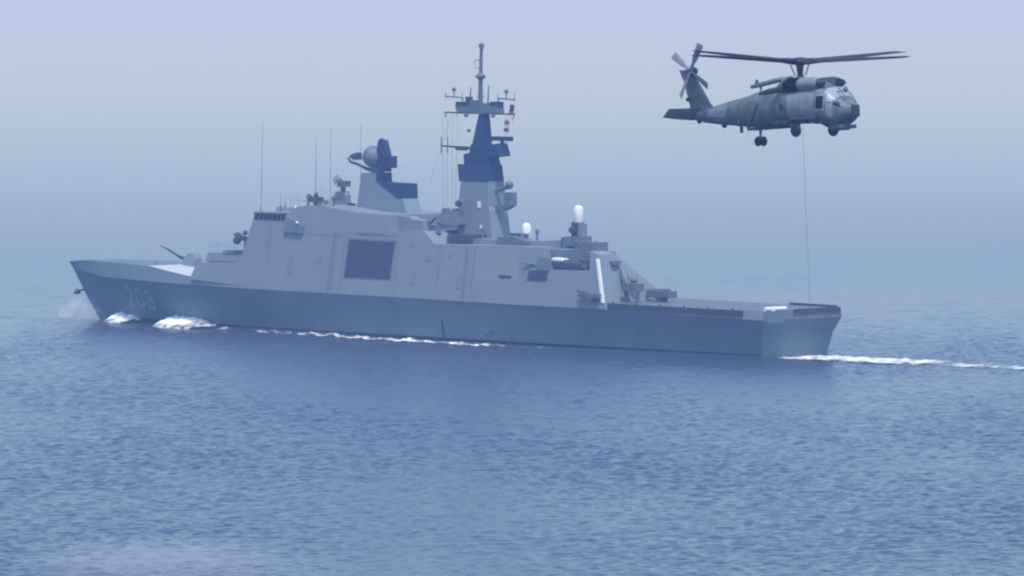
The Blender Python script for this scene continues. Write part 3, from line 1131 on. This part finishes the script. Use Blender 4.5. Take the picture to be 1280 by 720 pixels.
def foam_ridge(name, s0, s1, hfun, wfun_, label, cat, seed, n=90, m=14, off=0.0):
    """Heaped, lumpy breaking water lying against the hull side."""
    rng = random.Random(seed)
    from mathutils import noise
    g = MB(lambda p: ship_mat @ sc_(p))
    rows_ = []
    cov = []
    for i in range(n + 1):
        s = s0 + (s1 - s0) * i / n
        hh, ww = hfun(i / n), wfun_(i / n)
        row = []
        for j in range(m + 1):
            v = j / m
            t0 = breadth(min(max(s, 6), 125), 0.2) - 0.25 + off
            lump = noise.noise(Vector((s * 1.3, v * ww * 1.3, seed))) * 0.5 + noise.noise(Vector((s * 3.1, v * ww * 3.1, seed + 3))) * 0.25
            z = hh * (1 - v) ** 0.8 * (1 + 0.6 * lump) + 0.05 if v < 1 else -0.1
            row.append((s, t0 + ww * v, max(z, -0.1)))
        rows_.append(row)
    g.loft(rows_, closed=False)
    o = g.build(name, M_FOAM, None, smooth=False)
    me = o.data
    me.polygons.foreach_set('use_smooth', [True] * len(me.polygons))
    from mathutils import noise
    at = me.attributes.new('cover', 'FLOAT', 'POINT')
    inv = ship_mat.inverted()
    vals = []
    for v in me.vertices:
        p = inv @ v.co
        s = MID - p.x
        q = min(max((s - s0) / (s1 - s0), 0), 1)
        edge = min(q / 0.05, (1 - q) / 0.5, 1)
        v_ = min(max((p.y - breadth(min(max(s, 6), 125), 0.2) + 0.25) / max(wfun_(q), 0.1), 0), 1)
        vals.append(0.34 + 0.46 * edge - 0.26 * v_ ** 2 + 0.12 * noise.noise(Vector((s * 0.9, p.z * 2, seed))))
    at.data.foreach_set('value', vals)
    return tag(o, label, cat, kind='stuff')


foam_ridge('bow_wave', 11.3, 17.6, lambda q: 1.25 * (1 - q) ** 0.7 + 0.05, lambda q: 3.2, 'small white crest curling off the stem of the frigate', 'bow wave', 1)
foam_ridge('bow_wave', 23.6, 35.5, lambda q: 1.35 * math.sin(math.pi * min(1, 0.32 + q * 0.68)) ** 0.9 + 0.03, lambda q: 4.0, 'large white breaking crest against the bow plating of the frigate', 'bow wave', 2)


def foam_sheet(name, fpts, label, cat, seed, z=0.22, lift=0.2):
    """Ragged foam lying on the water: strip given by (s, t_in, t_out, cover)."""
    from mathutils import noise
    verts, cov, faces = [], [], []
    n, m = 160, 12
    ss = [p[0] for p in fpts]
    for i in range(n + 1):
        s = ss[0] + (ss[-1] - ss[0]) * i / n
        ti, to, c = (float(np.interp(s, ss, [p[k] for p in fpts])) for k in (1, 2, 3))
        for j in range(m + 1):
            v = j / m
            t = ti + (to - ti) * v
            w = ship_mat @ sc_((s, t, z + lift * max(-0.3, noise.noise(Vector((s * 0.6, t * 0.6, seed))) + 0.6 * noise.noise(Vector((s * 1.7, t * 1.7, seed))))))
            verts.append(w)
            e = min(v / 0.3, (1 - v) / 0.3, 1)
            big = noise.noise(Vector((s * 0.25, t * 0.5, seed + 9)))
            cov.append(c * e - 0.1 * (1 - e) + 0.22 * big)
    for i in range(n):
        for j in range(m):
            a = i * (m + 1) + j
            faces.append((a, a + 1, a + m + 2, a + m + 1))
    me = bpy.data.meshes.new(name)
    me.from_pydata([tuple(v) for v in verts], [], faces)
    me.update()
    me.polygons.foreach_set('use_smooth', [True] * len(me.polygons))
    at = me.attributes.new('cover', 'FLOAT', 'POINT')
    at.data.foreach_set('value', cov)
    return tag(link(name, me, M_FOAM), label, cat, kind='stuff')


def hb(s):
    return breadth(s, 0.1)


foam_sheet('side_foam', [(35, hb(35) - 0.3, hb(35) + 3.0, 0.45), (41, hb(41) - 0.3, hb(41) + 2.2, 0.38), (48, hb(48) - 0.3, hb(48) + 2.6, 0.56), (58, hb(58) - 0.2, hb(58) + 3.0, 0.52),
                         (70, hb(70), hb(70) + 3.6, 0.58), (80, hb(80) + 0.3, hb(80) + 4.2, 0.55), (90, hb(90) + 0.3, hb(90) + 4.2, 0.34), (104, hb(100), hb(100) + 2.5, 0.15)],
           'thin broken foam streak along the waterline of the frigate', 'foam', 11, lift=0.4)
foam_sheet('wake_foam', [(124.6, 5.6, -5.5, 0.5), (127, 5.2, -6.5, 0.62), (134, 5.0, -8.0, 0.62), (143, 4.5, -9.0, 0.55), (149, 3, -8.5, 0.44), (153, 2.0, -8, 0.42), (160, 1, -8, 0.54), (175, 0, -10, 0.52), (200, -2, -12, 0.4)],
           'long white wake trailing on the water behind the stern of the frigate', 'wake', 12, lift=0.34)

# pale spray thrown up ahead of the stem
sp = MB(lambda p: ship_mat @ sc_(p))
rings = []
for s, hw, zt in ((-1.6, 0.4, 0.3), (-0.8, 1.2, 1.5), (0.8, 1.8, 2.3), (3.0, 2.2, 2.7), (5.5, 2.6, 2.4), (7.5, 3.0, 1.4), (8.5, 3.0, 0.4)):
    rings.append([(s, hw * 1.0 * math.cos(a), 0.05 + zt * math.sin(a)) for a in np.linspace(0, math.pi, 10)])
sp.loft(rings)
sm_ = bpy.data.materials.new('spray_mist')
sm_.use_nodes = True
sn = sm_.node_tree
for n in list(sn.nodes):
    if n.type == 'BSDF_PRINCIPLED':
        sn.nodes.remove(n)
sv = sn.nodes.new('ShaderNodeVolumePrincipled')
sv.inputs['Color'].default_value = (0.97, 0.98, 1.0, 1)
stc = sn.nodes.new('ShaderNodeTexCoord')
snz = sn.nodes.new('ShaderNodeTexNoise')
snz.inputs['Scale'].default_value = 0.7
snz.inputs['Detail'].default_value = 3
sn.links.new(stc.outputs['Object'], snz.inputs['Vector'])
smr = sn.nodes.new('ShaderNodeMapRange')
smr.inputs['From Min'].default_value = 0.38
smr.inputs['From Max'].default_value = 0.7
smr.inputs['To Min'].default_value = 0.0
smr.inputs['To Max'].default_value = 0.36
sn.links.new(snz.outputs['Fac'], smr.inputs['Value'])
sn.links.new(smr.outputs[0], sv.inputs['Density'])
sn.links.new(sv.outputs[0], [n for n in sn.nodes if n.type == 'OUTPUT_MATERIAL'][0].inputs['Volume'])
spo = sp.build('bow_spray', sm_)
tag(spo, 'pale spray mist hanging over the water at the stem of the frigate', 'spray', kind='stuff')

# low bank of mist drifting over the nearest water
ms = MB()
MC = Vector((-27, 574, 0.3))
ms.lathe(MC, [(math.sin(math.pi * k / 10), -math.cos(math.pi * k / 10)) for k in range(1, 10)], 20)
for v in ms.bm.verts:
    d = v.co - MC
    v.co = MC + Vector((d.x * 13, d.y * 16, max(d.z * 2.2, -0.8)))
mm = bpy.data.materials.new('low_mist')
mm.use_nodes = True
mt = mm.node_tree
for n in list(mt.nodes):
    if n.type == 'BSDF_PRINCIPLED':
        mt.nodes.remove(n)
mv = mt.nodes.new('ShaderNodeVolumePrincipled')
mv.inputs['Color'].default_value = (1.0, 1.0, 1.0, 1)
mg = mt.nodes.new('ShaderNodeTexGradient')
mg.gradient_type = 'SPHERICAL'
mp_ = mt.nodes.new('ShaderNodeMapping')
mp_.vector_type = 'TEXTURE'
mp_.inputs['Location'].default_value = MC
mp_.inputs['Scale'].default_value = (12.5, 15.5, 2.1)
mc_ = mt.nodes.new('ShaderNodeTexCoord')
mt.links.new(mc_.outputs['Object'], mp_.inputs['Vector'])
mt.links.new(mp_.outputs[0], mg.inputs['Vector'])
mx = mt.nodes.new('ShaderNodeMath')
mx.operation = 'MULTIPLY'
mx.inputs[1].default_value = 0.035
mt.links.new(mg.outputs['Fac'], mx.inputs[0])
mt.links.new(mx.outputs[0], mv.inputs['Density'])
mt.links.new(mv.outputs[0], [n for n in mt.nodes if n.type == 'OUTPUT_MATERIAL'][0].inputs['Volume'])
tag(ms.build('low_mist', mm), 'pale low patch of mist over the nearest water, bottom left', 'mist', kind='stuff')

# ------------------------------------------------------------------ the helicopter
PH, PT = R(51), R(4)
heli = empty('helicopter', (15.668, 420.0, 38.11))
hf = Vector((math.cos(PH) * math.cos(PT), -math.sin(PH) * math.cos(PT), math.sin(PT)))
hl = Vector((math.sin(PH), math.cos(PH), 0))
hu = hf.cross(hl)
heli.rotation_euler = Matrix((hf, hl, hu)).transposed().to_euler()
tag(heli, 'grey naval helicopter hovering above the stern of the frigate', 'helicopter')


def ring(x, zt, zb, hw, e=2.8, n=28, wmid=0.5):
    zc, hh = (zt + zb) / 2, (zt - zb) / 2
    pts = []
    for k in range(n):
        a = 2 * math.pi * k / n
        ca, sa = math.cos(a), math.sin(a)
        pts.append((x, hw * math.copysign(abs(ca) ** (2 / e), ca), zc + hh * math.copysign(abs(sa) ** (2 / e), sa)))
    return pts


g = MB()
SEC = [(4.5, -0.44, -0.82, 0.18), (4.42, -0.36, -0.9, 0.32), (4.2, -0.25, -1.06, 0.52), (4.0, -0.12, -1.18, 0.7), (3.75, 0.05, -1.3, 0.86), (3.5, 0.3, -1.4, 1.0), (3.25, 0.55, -1.43, 1.1), (3.0, 0.7, -1.42, 1.16), (2.6, 0.78, -1.32, 1.18), (1.8, 0.8, -1.2, 1.18), (0.6, 0.8, -1.14, 1.18), (-0.8, 0.8, -1.18, 1.18), (-2.0, 0.78, -1.24, 1.15), (-3.2, 0.68, -1.24, 1.02),
       (-4.2, 0.5, -1.14, 0.82), (-5.4, 0.33, -1.0, 0.62), (-6.7, 0.18, -0.87, 0.46), (-7.8, 0.04, -0.73, 0.34), (-8.8, -0.02, -0.52, 0.24), (-9.25, -0.08, -0.36, 0.14)]
g.loft([ring(*s) for s in SEC])
fus = g.build('fuselage', M_HELI, heli, smooth=True)


def side_y(x, z):
    xs = [s[0] for s in SEC][::-1]
    zt, zb, hw = (float(np.interp(x, xs, [s[k] for s in SEC][::-1])) for k in (1, 2, 3))
    q = min(abs((z - (zt + zb) / 2) / ((zt - zb) / 2)), 0.999)
    return hw * (1 - q ** 2.8) ** (1 / 2.8)


def skin_patch(name, poly, m, parent, off=0.012, sides=(-1, 1), nx=8, nz=6):
    """A panel lying on the fuselage skin: quad poly = four (x, z) corners."""
    g = MB()
    (x0, z0), (x1, z1), (x2, z2), (x3, z3) = poly
    for sd in sides:
        rows_ = []
        for i in range(nx + 1):
            u = i / nx
            row = []
            for j in range(nz + 1):
                v = j / nz
                x = (x0 * (1 - u) + x1 * u) * (1 - v) + (x3 * (1 - u) + x2 * u) * v
                z = (z0 * (1 - u) + z1 * u) * (1 - v) + (z3 * (1 - u) + z2 * u) * v
                row.append((x, sd * (side_y(x, z) + off), z))
            rows_.append(row)
        g.loft(rows_, closed=False)
    return build_each(g, name, m, parent, smooth=True)


skin_patch('cabin_window', [(2.62, -0.46), (3.12, -0.48), (3.14, 0.2), (2.66, 0.22)], M_GLASS, fus, 0.02)
skin_patch('window_surround', [(2.54, -0.58), (3.2, -0.6), (3.22, 0.3), (2.56, 0.32)], M_HELILIGHT, fus, 0.008)
skin_patch('cockpit_window', [(3.3, -0.1), (3.62, -0.16), (3.5, 0.15), (3.28, 0.38)], M_PANE, fus, 0.02)
skin_patch('chin_window', [(3.68, -0.3), (4.05, -0.45), (3.95, -0.2), (3.66, -0.02)], M_GLASS, fus, 0.02)
skin_patch('cockpit_door', [(3.3, -1.0), (3.62, -1.0), (3.64, -0.24), (3.3, -0.16)], M_HELILIGHT, fus, 0.01)
skin_patch('cabin_door', [(0.2, -0.82), (2.45, -0.86), (2.45, 0.42), (0.2, 0.42)], M_HELILIGHT, fus, 0.01, nx=12)
skin_patch('nose_panel', [(3.75, -0.98), (4.1, -0.9), (4.1, -0.55), (3.75, -0.4)], M_HELIMID, fus, 0.01)
skin_patch('tail_panel', [(-7.4, -0.4), (-5.6, -0.55), (-5.4, 0.12), (-7.2, 0.0)], M_HELILIGHT, fus, 0.008)
skin_patch('belly_shade', [(-4.5, -1.06), (2.5, -1.1), (2.5, -0.86), (-4.2, -0.82)], M_HELIMID, fus, 0.014, nx=24)  # darker strip painted for the shade where the belly rounds under
skin_patch('side_vent', [(-0.35, -0.4), (-0.08, -0.4), (-0.08, -0.08), (-0.35, -0.08)], M_HELIDARK, fus, 0.02)
g = MB()
for sd in (-1, 1):
    g.tube([(-2.9, sd * 1.02, -0.85), (-2.35, sd * 1.1, -0.1), (-2.2, sd * 1.1, 0.05)], 0.06, 6)
build_each(g, 'hand_rail', M_HELIDARK, fus)
# windscreen over the front
g = MB()
for sd in (-1, 1):
    rows_ = []
    for i in range(7):
        x = 3.06 + 0.6 * i / 6
        xs = [s[0] for s in SEC][::-1]
        zt = float(np.interp(x, xs, [s[1] for s in SEC][::-1]))
        hw = float(np.interp(x, xs, [s[3] for s in SEC][::-1]))
        row = []
        for j in range(6):
            y = (0.05 + 0.8 * j / 5) * hw
            zb = float(np.interp(x, xs, [s[2] for s in SEC][::-1]))
            zc, hh = (zt + zb) / 2, (zt - zb) / 2
            z = zc + hh * (1 - (y / hw) ** 2.8) ** (1 / 2.8)
            row.append((x + 0.015, sd * y, z + 0.015))
        rows_.append(row)
    g.loft(rows_, closed=False)
build_each(g, 'windscreen', M_PANE, fus, smooth=True)
# engine deck and rotor pylon
g = MB()
for_ = [(2.55, 0.82, 0.35), (2.0, 1.05, 0.5), (1.3, 1.27, 0.58), (0.2, 1.38, 0.6), (-0.8, 1.38, 0.55), (-1.15, 1.2, 0.5), (-1.6, 0.95, 0.42), (-2.9, 0.8, 0.32), (-4.3, 0.55, 0.22), (-5.8, 0.36, 0.16), (-7.0, 0.18, 0.1)]
g.loft([ring(x, zt, min(0.45, zt - 0.35) if x > -4 else zt - 0.5, hw, 3.2, 16) for x, zt, hw in for_])
g.build('rotor_pylon', M_HELIMID, heli, smooth=True)
for sd in (-1, 1):
    g = MB()
    g.lathe((0.85, sd * 0.72, 0.92), [(0.30, 0), (0.37, 0.2), (0.37, 1.2), (0.3, 1.55), (0.26, 1.6)], 18, (1, 0, 0))
    en = g.build('engine_cowling', M_HELILIGHT, heli, smooth=True)
    g = MB()
    g.lathe((2.42, sd * 0.72, 0.92), [(0.27, 0), (0.2, 0.3), (0.05, 0.55)], 14, (1, 0, 0))
    g.build('engine_intake', M_HELIDARK, en, smooth=True)
    g = MB()
    g.lathe((0.9, sd * 0.74, 0.9), [(0.38, 0), (0.42, -0.3), (0.42, -0.9), (0.36, -1.05), (0.1, -1.1)], 18, (1, 0, 0))
    g.build('exhaust_pipe', M_SOOT, en, smooth=True)
    g = MB()
    g.loft([ring(0.0, 0.95, 0.55, 0.25, 3), ring(-1.6, 0.85, 0.5, 0.28, 3), ring(-2.4, 0.7, 0.5, 0.15, 3)])
    for v in g.bm.verts:
        v.co.y += sd * 0.72
    g.build('engine_fairing', M_HELIDARK, en, smooth=True)
# shrouded fairing on the spine
g = MB()
g.loft([ring(x, zt, zb, hw, 2.4, 12) for x, zt, zb, hw in ((-0.7, 1.46, 1.15, 0.3), (-1.4, 1.46, 1.2, 0.3), (-2.0, 1.42, 1.14, 0.28), (-3.1, 1.28, 1.02, 0.2), (-3.9, 1.16, 0.95, 0.16))])
g.tube([(-3.2, 0, 1.1), (-3.2, 0, 0.8)], 0.06)
g.tube([(-3.55, 0, 1.0), (-3.5, 0, 1.42)], 0.09)
g.build('spine_fairing', M_HELILIGHT, heli, smooth=True)
# main rotor
g = MB()
g.lathe((0.12, 0, 1.3), [(0.28, 0), (0.17, 0.15), (0.15, 0.75), (0.5, 0.8), (0.62, 0.9), (0.45, 1.05), (0.2, 1.15)], 18)
for a in range(4):
    c, s = math.cos(a * math.pi / 2 + 0.5), math.sin(a * math.pi / 2 + 0.5)
    g.tube([(0.12 + 0.3 * c, 0.3 * s, 1.45), (0.12 + 0.55 * c, 0.55 * s, 2.1)], 0.035, 6)
hub = g.build('rotor_hub', M_HELIDARK, heli, smooth=True)
CON = R(3.2)
for k in range(4):
    a = R(6 + 90 * k)
    g = MB()
    sta = [(0.25, 0.32, 0.17, 0.0), (0.9, 0.27, 0.15, 0.0), (1.25, 0.18, 0.12, 0.0), (1.6, 0.27, 0.09, 0.0), (4.5, 0.275, 0.08, 0), (7.6, 0.275, 0.06, 0), (8.0, 0.22, 0.03, -0.12), (8.18, 0.14, 0.02, -0.24)]
    rings = []
    for r, hc, th, sw in sta:
        tw_ = R(18 - 16 * r / 8.2)
        zz = 0.0 + r * math.tan(CON) - 0.004 * (r - 8) * 0 + 0.0
        pts = []
        for q in range(10):
            al = 2 * math.pi * q / 10
            y0, z0 = hc * math.cos(al) + sw, th * math.sin(al)
            pts.append((r, y0 * math.cos(tw_) - z0 * math.sin(tw_), zz + y0 * math.sin(tw_) + z0 * math.cos(tw_)))
        rings.append(pts)
    g.loft(rings)
    o = g.build('rotor_blade', M_BLADE, heli, smooth=True)
    o.location = (0.12, 0, 2.2)
    # the disc stays level while the body pitches nose up
    o.rotation_euler = (Matrix.Rotation(PT + R(0.5), 3, 'Y') @ Matrix.Rotation(a, 3, 'Z')).to_euler()
# tail fin
g = MB()
def fin_ring(x0, x1, z, hw):
    return [(x0, 0, z), (x0 - (x0 - x1) * 0.3, hw, z), (x1, hw * 0.3, z), (x1, -hw * 0.3, z), (x0 - (x0 - x1) * 0.3, -hw, z)]
g.loft([fin_ring(-7.0, -9.1, -0.05, 0.2), fin_ring(-7.45, -9.2, 0.3, 0.17), fin_ring(-8.6, -9.7, 1.85, 0.12), fin_ring(-8.95, -9.9, 2.3, 0.09)])
fin = g.build('tail_fin', M_HELI, heli, smooth=True)
g = MB()
g.loft([[(-9.0, 0.1, 1.5), (-9.0, -0.12, 1.5), (-9.55, -0.1, 1.6), (-9.55, 0.1, 1.6)], [(-9.2, 0.1, 2.25), (-9.2, -0.12, 2.25), (-9.95, -0.08, 2.3), (-9.95, 0.08, 2.3)]])
g.build('fin_cap', M_HELIMID, fin)
g = MB()
g.tube([(-9.0, 0, 0.62), (-9.45, 0, 0.66)], 0.12)
g.build('tail_lamp', M_HELIDARK, fin)
# stabilator, trailing edge down
g = MB()
rings = []
for y, x0, ch in ((-2.2, -8.45, 0.75), (-1.0, -8.3, 0.95), (0, -8.2, 1.05), (1.0, -8.3, 0.95), (2.2, -8.45, 0.75)):
    c, s = math.cos(R(38)), math.sin(R(38))
    z0 = 0.12
    rings.append([(x0, y, z0), (x0 - ch * 0.35 * c + 0.05 * s, y, z0 - ch * 0.35 * s + 0.05), (x0 - ch * c, y, z0 - ch * s), (x0 - ch * 0.35 * c - 0.05 * s, y, z0 - ch * 0.35 * s - 0.05)])
g.loft(rings)
g.build('stabilator', M_HELILIGHT, heli)
# tail rotor on the starboard side of the fin
g = MB()
g.tube([(-8.9, -0.05, 2.1), (-8.4, -0.3, 2.18), (-8.35, -0.62, 2.2)], [0.2, 0.22, 0.24])
trh = g.build('tail_rotor_hub', M_HELIDARK, heli)
for k in range(4):
    g = MB()
    sta = [(0.1, 0.10, 0.05), (0.5, 0.10, 0.04), (0.75, 0.17, 0.025), (1.6, 0.22, 0.02), (1.7, 0.19, 0.015)]
    rings = []
    for r, hc, th in sta:
        pts = []
        for q in range(8):
            al = 2 * math.pi * q / 8
            y0, x0 = hc * math.cos(al), th * math.sin(al)
            t_ = R(18)
            pts.append((y0 * math.cos(t_) - x0 * math.sin(t_), y0 * math.sin(t_) + x0 * math.cos(t_), r))
        rings.append(pts)
    g.loft(rings)
    o = g.build('tail_rotor_blade', M_TAILBLADE, heli, smooth=True)
    o.location = (-8.35, -0.62, 2.2)
    o.rotation_euler = (0, R(34 + 90 * k), 0)
# undercarriage
for y in (-1.35, 1.35):
    g = MB()
    sd = math.copysign(1, y)
    g.tube([(0.3, sd * 1.0, -0.95), (1.1, y * 0.93, -1.45)], [0.16, 0.1])
    g.tube([(1.5, sd * 1.0, -0.6), (1.12, y * 0.95, -1.5)], 0.08)
    g.box(0.2, 1.6, sd * 0.95 - 0.16, sd * 0.95 + 0.16, -1.2, -0.85)
    leg = g.build('landing_gear', M_HELIDARK, heli)
    g = MB()
    g.lathe((1.1, y - 0.14, -1.56), [(0.2, 0), (0.32, 0.03), (0.36, 0.1), (0.36, 0.2), (0.32, 0.26), (0.2, 0.28)], 20, (0, 1, 0))
    g.build('wheel', M_RUBBER, leg, smooth=True)
g = MB()
g.tube([(-3.4, 0, -1.15), (-3.4, 0, -1.9)], 0.07)
g.tube([(-3.25, 0, -1.15), (-3.35, 0, -1.5)], 0.05)
tl_ = g.build('tail_gear', M_HELILIGHT, heli)
for y in (-0.2, 0.2):
    g = MB()
    g.lathe((-3.4, y - 0.09, -1.96), [(0.15, 0), (0.24, 0.03), (0.27, 0.07), (0.27, 0.12), (0.24, 0.16), (0.15, 0.18)], 18, (0, 1, 0))
    g.build('wheel', M_RUBBER, tl_, smooth=True)
# belly and nose fittings
g = MB()
g.box(3.0, 3.9, -0.6, 0.6, -1.6, -1.4)
g.lathe((3.2, 0, -1.3), [(0.6, 0), (0.62, -0.25), (0.5, -0.38)], 18)
g.build('belly_radome', M_HELIMID, heli, bevel=0.05)
g = MB()
g.box(4.25, 4.62, -0.24, 0.24, -1.0, -0.36)
g.build('nose_sensor', M_HELIDARK, heli, bevel=0.05)
g = MB()
g.tube([(3.4, -0.3, 0.4), (4.1, -0.3, 0.46)], 0.03, 5)
g.ball((4.12, -0.3, 0.5), 0.12, squash=1.5)
g.build('mirror', M_HELIMID, heli)
g = MB()
g.box(-3.9, -1.2, -0.45, 0.45, -1.34, -1.2)
g.box(-5.05, -4.88, -0.05, 0.05, -1.42, -1.0)
g.box(-4.45, -4.3, -0.04, 0.04, -1.3, -1.05)
g.ball((-6.4, 0, -0.92), 0.16)
g.ball((-8.5, 0, -0.6), 0.14)
build_each(g, 'belly_antenna', M_HELIDARK, heli)
g = MB()
for sd in (-1, 1):
    g.box(-0.9, 0.3, sd * 1.15 - 0.08, sd * 1.15 + 0.1, -1.14, -0.95)
    g.tube([(0.6, sd * 1.2, -0.95), (2.6, sd * 1.2, -1.0)], 0.12, 8)
build_each(g, 'step_sponson', M_HELIDARK, heli)

# hoist cable paid out below the helicopter, drifting a little aft
hm_ = Matrix((hf, hl, hu)).transposed().to_4x4()
hm_.translation = Vector((15.668, 420.0, 38.11))
start = hm_ @ Vector((0.16, 0, -1.15))
g = MB()
pts = []
for i in range(15):
    q = i / 14
    pts.append(start + Vector((0.42 * q ** 1.2, 0, -10.0 * q)))
g.tube(pts, 0.009, 6)
g.tube([pts[-1], pts[-1] + Vector((0.01, 0, -0.25))], [0.05, 0.05], 6)
cb = g.build('hoist_cable', M_CABLE)
tag(cb, 'thin steel cable hanging straight down from the belly of the helicopter', 'cable')
